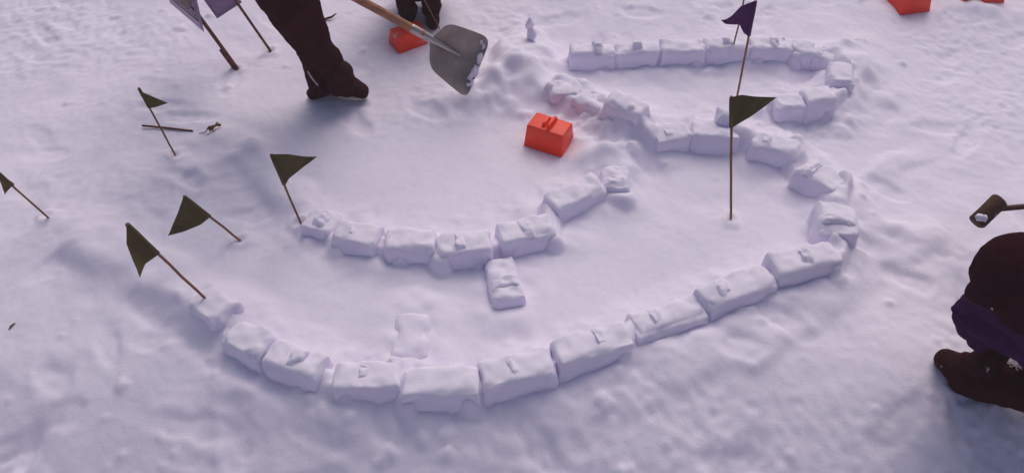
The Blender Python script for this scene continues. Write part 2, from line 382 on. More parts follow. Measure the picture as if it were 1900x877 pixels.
def tube(mb, pts, rad, n=10, flat=1.0, round_ends=True):
    """a closed tapered tube through pts; rad = one number or (ru, rv) for each point"""
    pts = [np.asarray(p, float) for p in pts]; R = [r if hasattr(r, '__len__') else (r, r * flat) for r in rad]
    P_, R_ = list(pts), list(R)
    if round_ends:
        d0 = pts[0] - pts[1]; d0 /= np.linalg.norm(d0); d1 = pts[-1] - pts[-2]; d1 /= np.linalg.norm(d1)
        a = [(pts[0] + d0 * max(R[0]) * k, (R[0][0] * math.sqrt(1 - k * k), R[0][1] * math.sqrt(1 - k * k))) for k in (0.95, 0.75, 0.4)]
        b = [(pts[-1] + d1 * max(R[-1]) * k, (R[-1][0] * math.sqrt(1 - k * k), R[-1][1] * math.sqrt(1 - k * k))) for k in (0.4, 0.75, 0.95)]
        P_ = [q for q, _ in a] + P_ + [q for q, _ in b]; R_ = [q for _, q in a] + R_ + [q for _, q in b]
    V = []; F = []; u0 = None
    for i, p in enumerate(P_):
        t = P_[min(i + 1, len(P_) - 1)] - P_[max(i - 1, 0)]
        if u0 is None: u, v = frame(t)
        else:
            tn = t / (np.linalg.norm(t) + 1e-9); u = u0 - tn * np.dot(u0, tn); u /= np.linalg.norm(u) + 1e-9; v = np.cross(tn, u)
        u0 = u
        for k in range(n):
            a = 2 * math.pi * k / n; V.append(p + u * math.cos(a) * R_[i][0] + v * math.sin(a) * R_[i][1])
    for i in range(len(P_) - 1):
        for k in range(n):
            F.append((i * n + k, i * n + (k + 1) % n, (i + 1) * n + (k + 1) % n, (i + 1) * n + k))
    F.append(tuple(range(n))[::-1]); F.append(tuple((len(P_) - 1) * n + k for k in range(n)))
    mb.add(V, F)
def ball(mb, c, r, n=14, squash=(1, 1, 1)):
    V = []; F = []; c = np.asarray(c, float)
    for i in range(1, n):
        th = math.pi * i / n
        for k in range(n): 
            a = 2 * math.pi * k / n; V.append(c + r * np.array([math.sin(th) * math.cos(a) * squash[0], math.sin(th) * math.sin(a) * squash[1], math.cos(th) * squash[2]]))
    for i in range(n - 2):
        for k in range(n): F.append((i * n + k, (i + 1) * n + k, (i + 1) * n + (k + 1) % n, i * n + (k + 1) % n))
    V += [c + np.array([0, 0, r * squash[2]]), c - np.array([0, 0, r * squash[2]])]; t = len(V) - 2
    for k in range(n): F.append((t, k, (k + 1) % n)); F.append((t + 1, (n - 2) * n + (k + 1) % n, (n - 2) * n + k))
    mb.add(V, F)
def fused(mb, name, m, parent=None, voxel=0.012, smooth=4, wrinkle=0.0, wscale=14, seed=0):
    """union of the collected closed shapes as one continuous surface"""
    me = bpy.data.meshes.new('tmp'); me.from_pydata(mb.v, [], mb.f); o = bpy.data.objects.new('tmp', me); COL.objects.link(o)
    md = o.modifiers.new('r', 'REMESH'); md.mode = 'VOXEL'; md.voxel_size = voxel
    ms = o.modifiers.new('s', 'SMOOTH'); ms.iterations = smooth; ms.factor = 0.5
    dg = bpy.context.evaluated_depsgraph_get(); dg.update(); nm = bpy.data.meshes.new_from_object(o.evaluated_get(dg))
    bpy.data.objects.remove(o); bpy.data.meshes.remove(me)
    n = len(nm.vertices); co = np.empty(n * 3); nm.vertices.foreach_get('co', co); co = co.reshape(-1, 3)
    if wrinkle:
        no = np.empty(n * 3); nm.vertex_normals.foreach_get('vector', no); no = no.reshape(-1, 3)
        q = co * wscale; d = noise3(q[:, 0], q[:, 1], q[:, 2] * 1.6, seed) * 0.7 + noise3(q[:, 0] * 2.3, q[:, 1] * 2.3, q[:, 2] * 3.4, seed + 1) * 0.4
        co = co + no * (d * wrinkle)[:, None]; nm.vertices.foreach_set('co', co.ravel())
    nm.name = name; nm.materials.clear(); nm.materials.append(M[m]); nm.polygons.foreach_set('use_smooth', [True] * len(nm.polygons)); nm.update()
    ob = bpy.data.objects.new(name, nm); COL.objects.link(ob)
    if parent is not None: ob.parent = parent
    return ob

# ------------------------------------------------------------------ the snow field
def axis(lo, hi, step, far, grow=1.28):
    a = list(np.arange(lo, hi, step)); s = step; l = []; v = lo
    while v > -far: s *= grow; v -= s; l.append(v)
    s = step; h = []; v = a[-1]
    while v < far: s *= grow; v += s; h.append(v)
    return np.array(l[::-1] + a + h)
gx = axis(-3.0, 3.0, 0.0105, 400); gy = axis(0.9, 4.4, 0.0105, 400)
X, Y = np.meshgrid(gx, gy); Z = ground_full(X.ravel(), Y.ravel())
GZ = Z.reshape(X.shape)
def gz(x, y):
    i = int(np.clip(np.searchsorted(gx, x) - 1, 0, len(gx) - 2)); j = int(np.clip(np.searchsorted(gy, y) - 1, 0, len(gy) - 2))
    u = (x - gx[i]) / (gx[i + 1] - gx[i]); v = (y - gy[j]) / (gy[j + 1] - gy[j])
    return float((GZ[j, i] * (1 - u) + GZ[j, i + 1] * u) * (1 - v) + (GZ[j + 1, i] * (1 - u) + GZ[j + 1, i + 1] * u) * v)
def G(px, py, h=0.0):
    """point at height h over the finished snow surface seen at a pixel"""
    d = ray(px, py); z = h
    for _ in range(30):
        p = CP + d * ((z - CAM_H) / d[2]); z = 0.5 * z + 0.5 * (gz(p[0], p[1]) + h)
    return CP + d * ((z - CAM_H) / d[2])
nx, ny = len(gx), len(gy)
idx = np.arange(nx * ny).reshape(ny, nx)
quads = np.stack([idx[:-1, :-1], idx[:-1, 1:], idx[1:, 1:], idx[1:, :-1]], -1).reshape(-1, 4)
me = bpy.data.meshes.new('snow_ground'); me.vertices.add(nx * ny)
me.vertices.foreach_set('co', np.stack([X.ravel(), Y.ravel(), Z], 1).ravel())
me.loops.add(quads.size); me.loops.foreach_set('vertex_index', quads.ravel().astype(np.int32))
me.polygons.add(len(quads)); me.polygons.foreach_set('loop_start', np.arange(0, quads.size, 4, dtype=np.int32))
me.polygons.foreach_set('use_smooth', [True] * len(quads)); me.materials.append(M['snow']); me.update(calc_edges=True); me.validate()
gobj = bpy.data.objects.new('snow_ground', me); COL.objects.link(gobj); tag(gobj, 'trampled white snow field', None, None, 'structure')

# ------------------------------------------------------------------ snow bricks
def rounded_box(L, W, H, seed, nl=22, nw=12, nh=12, rough=0.0042, taper=0.09, rnd_=0.020, worn=1.0):
    """a pressed snow brick: tapered, with crumbled edges and a slightly uneven skin; base at z = 0"""
    V = {}; verts = []; faces = []
    def vid(i, j, k):
        if (i, j, k) not in V: V[(i, j, k)] = len(verts); verts.append((i / nl * 2 - 1, j / nw * 2 - 1, k / nh))
        return V[(i, j, k)]
    for i in range(nl):
        for j in range(nw): faces.append((vid(i, j, nh), vid(i + 1, j, nh), vid(i + 1, j + 1, nh), vid(i, j + 1, nh)))
        for k in range(nh):
            faces.append((vid(i, 0, k), vid(i + 1, 0, k), vid(i + 1, 0, k + 1), vid(i, 0, k + 1)))
            faces.append((vid(i + 1, nw, k), vid(i, nw, k), vid(i, nw, k + 1), vid(i + 1, nw, k + 1)))
    for j in range(nw):
        for k in range(nh):
            faces.append((vid(0, j + 1, k), vid(0, j, k), vid(0, j, k + 1), vid(0, j + 1, k + 1)))
            faces.append((vid(nl, j, k), vid(nl, j + 1, k), vid(nl, j + 1, k + 1), vid(nl, j, k + 1)))
    v = np.array(verts)
    # crowd the rings towards the edges, then round them
    v[:, 0] = np.sin(v[:, 0] * math.pi / 2) * 0.35 + v[:, 0] * 0.65; v[:, 1] = np.sin(v[:, 1] * math.pi / 2) * 0.35 + v[:, 1] * 0.65
    s = 1 + taper * (1 - v[:, 2])
    p = np.stack([v[:, 0] * L / 2 * s, v[:, 1] * W / 2 * (1 + 2 * taper * (1 - v[:, 2])), v[:, 2] * H], 1)
    q = p * 1.0 + np.array([seed * 3.17, seed * 1.31, 0])
    er = rnd_ * (1 + 0.9 * worn * noise3(q[:, 0] * 16, q[:, 1] * 16, q[:, 2] * 16, 3))
    er = np.clip(er, 0.004, 0.05)
    hx = L / 2 * s; hy = W / 2 * (1 + 2 * taper * (1 - v[:, 2]))
    c = np.stack([np.clip(p[:, 0], -hx + er, hx - er), np.clip(p[:, 1], -hy + er, hy - er), np.minimum(p[:, 2], H - er)], 1)
    d = p - c; l = np.linalg.norm(d, axis=1); k = np.where(l > er, er / np.maximum(l, 1e-6), 1.0); p = c + d * k[:, None]
    n = d / np.maximum(l, 1e-6)[:, None]
    a = rough * (noise3(q[:, 0] * 22, q[:, 1] * 22, q[:, 2] * 22, 7) + 0.6 * noise3(q[:, 0] * 50, q[:, 1] * 50, q[:, 2] * 50, 8)) + 0.0025 * noise3(q[:, 0] * 8, q[:, 1] * 8, q[:, 2] * 8, 9)
    p = p + n * a[:, None]; p[:, 2] += np.where(v[:, 2] > 0.95, 0.5 * a, 0)
    # bits broken out of the edges
    for _ in range(int(3 * worn)):
        r = random.Random(seed * 77 + _); cx = np.array([r.choice((-1, 1)) * L / 2 * r.uniform(0.4, 1), r.choice((-1, 1)) * W / 2, H]); R = r.uniform(0.015, 0.035)
        dd = np.linalg.norm(p - cx, axis=1); m = dd < R; p[m] += (np.array([0, 0, H * 0.3]) - cx) * ((1 - dd[m] / R) * 0.10)[:, None]
    return p, faces
bricks = []
def brick(a, b, label, knob=0.5, h=0.12, wd=0.112, worn=1.0, sink=0.025, kh=0.022, grp='snow bricks of the castle walls', tilt=0.0):
    h *= 0.80; A, B = P(*a, h), P(*b, h); c = (A + B) / 2; L = float(np.hypot(*(B - A)[:2])); yaw = math.atan2(B[1] - A[1], B[0] - A[0])
    seed = len(bricks) + 1; H = h + sink; r = random.Random(seed)
    p, f = rounded_box(L + 0.006, wd, H, seed, worn=worn)
    z0 = float(ground_base(c[0], c[1])) - sink
    o = mesh_obj('snow_brick', p, f, 'block'); o.location = (c[0], c[1], z0); o.rotation_euler = (r.uniform(-.03, .03), r.uniform(-.03, .03) + tilt, yaw)
    tag(o, label, 'snow brick', grp)
    if knob and (seed % 3 != 2 or seed in (8, 11)):
        # the knob the mould's hollow handle leaves across the middle
        mb = MB(); u = (knob - 0.5) * L; kw = wd * r.uniform(0.26, 0.36)
        kp, kf = rounded_box(0.036 * r.uniform(0.8, 1.25), kw * 1.9, kh * 0.5 + 0.012, seed + 431, 8, 10, 6, 0.007, 0.25, 0.014, 2.0)
        k = mesh_obj('handle_knob', kp + np.array([u, 0, H - 0.012]), kf, 'knob', o)
    bricks.append(o); return o
for a_, k_ in BR: brick(*a_, **k_)

# the little stacked snow figure on the bank corner
p0 = P(985, 71, 0); fig = empty('snow_figure', p0)
for nm, z, r, s in (('snow_lump', 0.026, 0.028, 4.2), ('snow_lump', 0.080, 0.022, 2.4)):
    mb = MB(); ball(mb, (0.006 * s - 0.02, 0, z), r, 14, (1.0, 0.9, 1.45)); v = np.array(mb.v)
    v += 0.011 * np.stack([noise3(v[:, 0] * 30 + s, v[:, 1] * 30, v[:, 2] * 30, k) for k in (1, 2, 3)], 1); mesh_obj(nm, v, mb.f, 'block', fig)
tag(fig, 'small figure of two stacked snow lumps on the bank corner', 'snow figure')

# ------------------------------------------------------------------ flags
def flag(base, top, top_edge, low_edge, m, label, r=0.0042, wave=0.012, seed=0, hang=None, dz=0.0):
    """pole from the snow at pixel base to pixel top; the cloth is lofted between two edge curves that start on the pole"""
    b = G(*base); t = above(b, *top) if hang is None else Pz(*top, b[2] + hang)
    root = empty('flag', b); ax = (t - b) / np.linalg.norm(t - b)
    mb = MB(); n = 7; rr = random.Random(seed)
    pts = [b - ax * 0.06 + (t - b + ax * 0.06) * k / n + np.array([rr.uniform(-1, 1), rr.uniform(-1, 1), 0]) * 0.0012 for k in range(n + 1)]
    tube(mb, rel(pts, root), [r] * (n + 1), 8, 1, False); mb.build('pole', 'stick', root)
    if top_edge:
        def on_pole(px):          # depth of the pole where it passes nearest a pixel
            best = min(np.linspace(0, 1.05, 211), key=lambda k: np.hypot(*(np.array(pixel_of(*(b + (t - b) * k))) - np.array(px))))
            return depth_of(b + (t - b) * best)
        d0, d1 = on_pole(top_edge[0]), on_pole(low_edge[0]); nu, nv = 26, 16
        def at(edge, u):
            e = np.array(edge, float); s = np.r_[0, np.cumsum(np.hypot(*np.diff(e, axis=0).T))]; s /= s[-1]; return np.array([np.interp(u, s, e[:, 0]), np.interp(u, s, e[:, 1])])
        V = []; F = []
        for i in range(nu + 1):
            u = i / nu; a, c = at(top_edge, u), at(low_edge, u)
            for j in range(nv + 1):
                v = j / nv; q = a + (c - a) * v; d = (d0 * (1 - v) + d1 * v) * (1 - u) + (d0 * 0.5 + d1 * 0.5 + dz) * u
                d += (wave * math.sin(u * 6.2 + v * 1.2 + seed) + wave * 0.28 * math.sin(u * 15 + v * 7 + seed * 2)) * u ** 0.6 * (1 - 0.3 * v) - r * 0.9 * (1 - u)
                V.append(Pd(q[0], q[1], d))
        for i in range(nu):
            for j in range(nv): F.append((i * (nv + 1) + j, (i + 1) * (nv + 1) + j, (i + 1) * (nv + 1) + j + 1, i * (nv + 1) + j + 1))
        k0, k1 = [min(np.linspace(0, 1, 201), key=lambda k: np.hypot(*(np.array(pixel_of(*(b + (t - b) * k))) - np.array(e)))) for e in (top_edge[0], low_edge[0])]
        hm = MB(); tube(hm, rel([b + (t - b) * (k0 + (k1 - k0) * q) for q in (0.02, 0.3, 0.6, 0.97)], root), [r * 1.5, r * 1.7, r * 1.55, r * 1.65], 8, 1, False); hm.build('hem', m, root)
        c = mesh_obj('cloth', rel(V, root), F, m, root)
        s = c.modifiers.new('thickness', 'SOLIDIFY'); s.thickness = 0.0012
    tag(root, label, 'flag', 'pennants stuck in the snow'); return root
flag((1356, 405), (1357, 179), [(1358, 180), (1376, 176), (1398, 179), (1441, 181)], [(1358, 238), (1366, 232), (1395, 215), (1441, 181)], 'green', 'large green pennant on a straight pole inside the right room', 0.0048, 0.012, 1)
flag((1361, 212), (1402, 2), [(1401, 2), (1375, 12), (1358, 30), (1346, 37), (1338, 38)], [(1389, 68), (1380, 62), (1372, 46), (1360, 46), (1346, 45), (1338, 38)], 'blue', 'dark blue pennant on a tall pole above the large green flag', 0.0048, 0.012, 2)
flag((560, 418), (503, 286), [(503, 286), (535, 286), (562, 290), (588, 291)], [(530, 342), (536, 331), (560, 312), (588, 291)], 'green', 'green pennant blowing right, standing at the left end of inner wall', 0.0045, 0.010, 3)
flag((446, 446), (341, 364), [(341, 364), (330, 395), (312, 437)], [(391, 402), (372, 417), (340, 430), (312, 437)], 'green', 'broad green pennant on a leaning stick left of inner wall', 0.0045, 0.008, 4)
flag((387, 560), (235, 415), [(235, 415), (235, 452), (250, 490), (260, 514)], [(293, 473), (270, 489), (265, 500), (260, 514)], 'green', 'lowest green pennant, drooping from a leaning stick at the left of front wall', 0.0048, 0.010, 5)
flag((325, 287), (257, 163), [(258, 163), (262, 170), (285, 180), (311, 191)], [(276, 201), (288, 199), (300, 195), (311, 191)], 'green', 'small green pennant crossing a fallen stick at upper left', 0.004, 0.006, 6)
flag((90, 404), (-6, 318), [(-6, 318), (-2, 330), (4, 345), (9, 360)], [(27, 341), (20, 348), (14, 354), (9, 360)], 'green', 'green pennant cut off by the left edge', 0.004, 0.006, 7)
flag((1356, 108), (1394, -60), [(1394, -60), (1370, -52), (1340, -40)], [(1385, -20), (1365, -24), (1340, -40)], 'blue', 'thin stick behind the dark blue pennant, its cloth above the picture', 0.004, 0.010, 8)

# fallen stick and dry leaf at upper left
a, b = G(266, 237), G(358, 244); c = (a + b) / 2; o = MB(); tube(o, [a - c + (0, 0, .012), (0, 0, .009), b - c + (0, 0, .003)], [0.0048, 0.005, 0.0042], 8, 1, False)
st = o.build('fallen_stick', 'stake'); st.location = tuple(c); tag(st, 'brown stick lying on the snow behind the small green pennant', 'stick')
c = G(398, 243); lf = empty('dry_leaf', c); e1, e2 = G(385, 246) - c, G(411, 235) - c
V = []; F = []; nn = 9
for i in range(nn + 1):
    u = i / nn; q = e1 * (1 - u) + e2 * u; w_ = 0.016 * math.sin(math.pi * min(1, u * 0.9 + 0.08)) * (1 + 0.35 * math.sin(i * 2.4)); side = np.array([0.3, 0.9, 0.25])
    for j, s in enumerate((-1, -0.4, 0.3, 1)): V.append(q + side * w_ * s + np.array([0, 0, 0.008 + 0.010 * abs(s) + 0.006 * math.sin(i * 1.3)]))
for i in range(nn):
    for j in range(3): F.append((i * 4 + j, (i + 1) * 4 + j, (i + 1) * 4 + j + 1, i * 4 + j + 1))
bl = mesh_obj('blade', V, F, 'leaf', lf); bl.modifiers.new('t', 'SOLIDIFY').thickness = 0.001
o = MB(); tube(o, [e1 * 2.9 + (0, 0, .004), e1 * 1.4 + (0, 0, .006), e1 + (0, 0, .009)], [0.001, 0.0016, 0.0022], 6, 1, False); o.build('stem', 'leaf', lf)
tag(lf, 'curled brown dry leaf at the end of the fallen stick', 'leaf')
a, b = G(606, 40), G(625, 32); c = (a + b) / 2; o = MB(); tube(o, [a - c + (-.03, 0, .004), (0, 0, .012), b - c + (0, 0, .02)], [0.007, 0.006, 0.003], 7, 1, False)
tag(o.build('twig', 'stake'), 'short dark twig on the snow beside the dark trousers', 'twig').location = tuple(c)
c = G(22, 606); o = MB(); tube(o, [(-.004, -.012, .002), (0, 0, .006), (.006, .014, .003)], [0.002, 0.0035, 0.002], 6); q = o.build('twig', 'leaf'); q.location = tuple(c); tag(q, 'tiny brown speck of bark on the snow at far left', 'bark')

# ------------------------------------------------------------------ signs at the top left
def stake(base, top, r, label, split=False):
    b = G(*base); t = above(b, *top); root = empty('sign', b); ax = (t - b) / np.linalg.norm(t - b); ex = (t - b) * (1.06 if split else 1.25)
    o = MB(); tube(o, [-ax * 0.08, ex * 0.35, ex * 0.7, ex], [(r, r * .7)] * 4, 6, 1, False); o.build('stake', 'stake', root, False)
    if split:
        o = MB(); s = np.array([-.011, -.006, 0]); tube(o, [s - ax * 0.05, s * 1.05 + ex * 0.18, s + ex * 0.33], [(r * .8, r * .6)] * 3, 6, 1, False); o.build('batten', 'stake', root, False)
    tag(root, label, 'sign'); return root, b, t
root, b, t = stake((440, 127), (362, 20), 0.0115, 'printed sheet with dark oval on a brown stake at upper left', True)
D = depth_of(b + (t - b) * 0.98) + 0.016; D0 = D
def cam_vec(x, y, z): return (CR * x - CU * y + CF * z) * (D0 / FPX)
B = Pd(379, 60, D) ; E = -cam_vec(71, 57, -51) * 1.28; Uv = cam_vec(5, -52, -51); Uv = Uv / np.linalg.norm(Uv) * np.linalg.norm(E) * 1.25
def sheet(name, B, E, Uv, u0, u1, v0, v1, off, m, par, bend=0.004):
    n = np.cross(E, Uv); n /= np.linalg.norm(n); n = n if np.dot(n, CP - B) > 0 else -n
    V = []; F = []; k = 8
    for i in range(k + 1):
        for j in range(k + 1):
            u, v = u0 + (u1 - u0) * i / k, v0 + (v1 - v0) * j / k
            V.append(B + E * u + Uv * v + n * (off + bend * math.sin(u * 3.1) * math.sin(v * 3)))
    for i in range(k):
        for j in range(k): F.append((i * (k + 1) + j, (i + 1) * (k + 1) + j, (i + 1) * (k + 1) + j + 1, i * (k + 1) + j + 1))
    o = mesh_obj(name, rel(V, par), F, m, par); s = o.modifiers.new('t', 'SOLIDIFY'); s.thickness = 0.0006; return o
# the sheet hangs in front of the stake's upper end
sh = sheet('sheet', B, E, Uv, 0, 1, 0, 1, 0.0, 'paper', root)
for (u0, u1, v0, v1, m) in ((0.10, 0.90, 0.085, 0.11, 'ink'), (0.13, 0.87, 0.14, 0.155, 'ink'), (0.10, 0.125, 0.11, 0.90, 'ink'), (0.875, 0.90, 0.11, 0.90, 'ink'), (0.79, 0.85, 0.17, 0.86, 'ink_rose')):
    sheet('printed_line', B, E, Uv, u0, u1, v0, v1, 0.0012, m, root)
n = np.cross(E, Uv); n /= np.linalg.norm(n); n = n if np.dot(n, CP - B) > 0 else -n
V = [B + E * 0.43 + Uv * 0.44 + n * 0.0045]; F = []
for k in range(28): a = k / 28 * 2 * math.pi; V.append(B + E * (0.43 + 0.29 * math.cos(a)) + Uv * (0.44 + 0.30 * math.sin(a)) + n * 0.0045)
for k in range(28): F.append((0, 1 + k, 1 + (k + 1) % 28))
mesh_obj('printed_oval', rel(V, root), F, 'ink', root)
V = [B + E * 0.42 + Uv * 0.24 + n * 0.0056]; F = []
for k in range(18): a = k / 18 * 2 * math.pi; V.append(B + E * (0.42 + 0.15 * math.cos(a)) + Uv * (0.25 + 0.09 * math.sin(a)) + n * 0.0056)
for k in range(18): F.append((0, 1 + k, 1 + (k + 1) % 18))
mesh_obj('printed_oval', rel(V, root), F, 'ink_brown', root)
root, b, t = stake((502, 95), (436, 0), 0.0085, 'plain lavender sheet on a thin brown stake left of the dark trousers')
D = depth_of(b + (t - b) * 0.95) + 0.012; D0 = D
sheet('sheet', Pd(403, 35, D), cam_vec(44, -32, 6), cam_vec(-46, -66, -8), 0, 1, 0, 1, 0.0, 'paper', root)

# ------------------------------------------------------------------ red snow-brick moulds
def mould(a, b, label, L=0.185, W=0.138, H=0.118, m='red', sink=0.012, tilt=(0, 0), handle=True, wedge=True):
    A, B = G(*a), G(*b); d = (B - A)[:2]; yaw = math.atan2(d[1], d[0]); nrm = np.array([-math.sin(yaw), math.cos(yaw)])
    k = np.array([math.cos(yaw), math.sin(yaw)]); c = B[:2] - k * L / 2 + nrm * W / 2
    root = empty('snow_brick_mould', (c[0], c[1], min(A[2], B[2]) - sink)); root.rotation_euler = (tilt[0], tilt[1], yaw)
    lt, wt = L * 0.92, W * 0.72; bm = bmesh.new()
    vb = [bm.verts.new((x * L / 2, y * W / 2, 0)) for x, y in ((-1, -1), (1, -1), (1, 1), (-1, 1))]
    vt = [bm.verts.new((x * lt / 2, y * wt / 2, H)) for x, y in ((-1, -1), (1, -1), (1, 1), (-1, 1))]
    for i in range(4): bm.faces.new((vb[i], vb[(i + 1) % 4], vt[(i + 1) % 4], vt[i]))
    bm.faces.new(vt)
    es = [e for e in bm.edges if not e.is_boundary]
    bmesh.ops.bevel(bm, geom=es, offset=0.005, segments=3, affect='EDGES', profile=0.5)
    me = bpy.data.meshes.new('shell'); bm.to_mesh(me); bm.free(); me.materials.append(M[m]); me.polygons.foreach_set('use_smooth', [True] * len(me.polygons))
    o = bpy.data.objects.new('shell', me); COL.objects.link(o); o.parent = root; s = o.modifiers.new('wall', 'SOLIDIFY'); s.thickness = 0.003
    if handle:
        for dx, hh, ww in ((-0.016, 0.022, 0.034), (0.010, 0.026, 0.046)):     # the two ribs of the grip, across the top
            V = []; F = []; nn = 9; th = 0.0085
            for i in range(nn + 1):
                a_ = math.pi * i / nn; y = -math.cos(a_) * ww; z = H - 0.002 + hh * min(1, math.sin(a_) * 1.35)
                V += [(dx - th, y, H - 0.004), (dx + th, y, H - 0.004), (dx + th * .75, y, z), (dx - th * .75, y, z)]
            for i in range(nn):
                q = i * 4
                for s_ in range(4): F.append((q + s_, q + (s_ + 1) % 4, q + 4 + (s_ + 1) % 4, q + 4 + s_))
            F += [(3, 2, 1, 0), tuple(nn * 4 + s_ for s_ in range(4))]
            g = mesh_obj('grip_rib', V, F, m, root, False); bv = g.modifiers.new('b', 'BEVEL'); bv.width = 0.002; bv.segments = 2
    tag(root, label, 'mould', 'red snow-brick moulds'); return root
mould((978, 273), (1042, 293), 'bright red brick mould standing alone in the middle of the snow')
mould((749, 98), (795, 82), 'red brick mould partly hidden by the shovel socket', 0.165, 0.12, 0.10, 'red_snowy', tilt=(0.05, 0.0))
mould((1632, -12), (1668, 29), 'red mould with a corner pointing at the camera, at the top edge', 0.22, 0.19, 0.12, sink=0.02)
mould((1764, 12), (1866, 6), 'wide red mould sunk in snow at the top right edge', 0.29, 0.16, 0.12, sink=0.03)

# ------------------------------------------------------------------ people
def lerp(a, b, t): return np.asarray(a, float) * (1 - t) + np.asarray(b, float) * t
def head_shape(mb, c, r, face):
    """skull, jaw, nose, ears; face = unit vector the head looks along"""
    face = np.asarray(face, float); face /= np.linalg.norm(face); up = np.array([0, 0, 1.0]); up = up - face * np.dot(up, face); up /= np.linalg.norm(up); s = np.cross(face, up); c = np.asarray(c, float)
    ball(mb, c + up * r * 0.12, r * 0.98, 14); tube(mb, [c + face * r * 0.12 - up * r * 0.1, c + face * r * 0.35 - up * r * 0.75], [r * 0.8, r * 0.45], 12)
    tube(mb, [c + face * r * 0.85 + up * r * 0.15, c + face * r * 1.12 - up * r * 0.22], [r * 0.09, r * 0.17], 8)
    tube(mb, [c + face * r * 0.82 - up * r * 0.55 - s * r * 0.2, c + face * r * 0.82 - up * r * 0.55 + s * r * 0.2], [r * 0.07] * 2, 6)
    for k in (-1, 1): tube(mb, [c + s * k * r * 0.95 + up * r * 0.15, c + s * k * r * 0.95 - up * r * 0.2], [r * 0.14, r * 0.1], 8)
    return face, up, s
def hand_shape(mb, wrist, palm_c, grip, radius, sc=1.0):
    """palm with four unequal fingers and a thumb closed round a bar that runs along grip"""
    wrist, c = np.asarray(wrist, float), np.asarray(palm_c, float); g = np.asarray(grip, float); g /= np.linalg.norm(g)
    out = wrist - c; out = out - g * np.dot(out, g); out /= np.linalg.norm(out) + 1e-9; s = np.cross(g, out)
    R = radius + 0.012 * sc; pc = c + out * (R + 0.006 * sc)
    tube(mb, [wrist, lerp(wrist, pc, 0.6), pc], [(0.028 * sc, 0.022 * sc), (0.036 * sc, 0.02 * sc), (0.036 * sc, 0.016 * sc)], 10)
    for k, (off, span) in enumerate(((-0.033, 2.9), (-0.011, 3.3), (0.011, 3.2), (0.032, 2.7))):
        pts = [c + g * off * sc + (out * math.cos(a) + s * math.sin(a)) * R for a in np.linspace(0.0, span, 6)]
        tube(mb, pts, list(np.linspace(0.0105, 0.0082, 6) * sc), 8)
    pts = [c + g * -0.042 * sc + (out * math.cos(a) - s * math.sin(a)) * R for a in np.linspace(0.2, 1.9, 5)]; tube(mb, pts, list(np.linspace(0.013, 0.010, 5) * sc), 8)
def boot_shape(mb, heel, toe, ankle, sc=1.0):
    heel, toe, ankle = (np.asarray(q, float) for q in (heel, toe, ankle)); up = np.array([0, 0, 1.0])
    tube(mb, [heel + up * 0.045 * sc, lerp(heel, toe, .35) + up * 0.05 * sc, lerp(heel, toe, .7) + up * 0.045 * sc, toe + up * 0.035 * sc - (toe - heel) * 0.12], [0.042 * sc, 0.046 * sc, 0.05 * sc, 0.04 * sc], 12)
    tube(mb, [lerp(heel, toe, .16) + up * 0.05 * sc, lerp(lerp(heel, toe, .2), ankle, .5), ankle + up * 0.06 * sc], [0.05 * sc, 0.052 * sc, 0.056 * sc], 12)
def sole_shape(name, heel, toe, par, sc=1.0, m='sole'):
    heel, toe = np.asarray(heel, float), np.asarray(toe, float); d = toe - heel; L = np.linalg.norm(d); d /= L; s = np.cross([0, 0, 1.0], d); s /= np.linalg.norm(s); up = np.cross(d, s)
    V = []; F = []; n = 24
    for z in (0.004, 0.024):
        for k in range(n):
            a = 2 * math.pi * k / n; x = 0.5 - 0.5 * math.cos(a); w_ = math.sin(a) * (0.046 + 0.012 * x) * sc; V.append(heel + d * ((x * 1.08 - 0.06) * L) + s * w_ + up * (z * sc))
    for k in range(n): F.append((k, (k + 1) % n, n + (k + 1) % n, n + k))
    F += [tuple(range(n))[::-1], tuple(range(n, 2 * n))]
    o = mesh_obj(name, rel(V, par), F, m, par, False); o.modifiers.new('b', 'BEVEL').width = 0.004; return o
def shifted(mb, o):
    l = np.array(o.location); mb.v = [tuple(np.array(v) - l) for v in mb.v]; return mb

# ---- adult with the shovel: only the legs are in the picture
f1, f2 = G(630, 178), G(590, 166); toe1 = G(676, 186); up = np.array([0, 0, 1.0])
ank1 = G(634, 168) + up * 0.10; ank2 = G(588, 158) + up * 0.10
kn1 = Pz(572, 40, ank1[2] + 0.42); kn2 = Pz(548, 40, ank2[2] + 0.40)
hip = np.array([-1.12, 3.02, 0.90]); hl, hr = hip + (0.02, -0.10, 0), hip + (-0.02, 0.10, 0)
chest = hip + (0.10, -0.02, 0.42); neck = chest + (0.05, 0, 0.16); headc = neck + (0.05, 0, 0.16)
l1 = [Pz(a_, b_, c_) for a_, b_, c_ in ((641, 163, .085), (637, 155, .11), (627, 138, .15), (615, 121, .19), (606, 108, .23), (594, 92, .28), (584, 74, .33), (565, 40, .43), (543, 0, .55))] + [hl]
l2 = [Pz(a_, b_, c_) for a_, b_, c_ in ((593, 161, .05), (589, 150, .09), (584, 134, .14), (579, 118, .19), (578, 108, .22), (572, 88, .28), (560, 66, .35), (543, 30, .45))] + [hr]
ank1 = l1[1]; ank2 = l2[1]
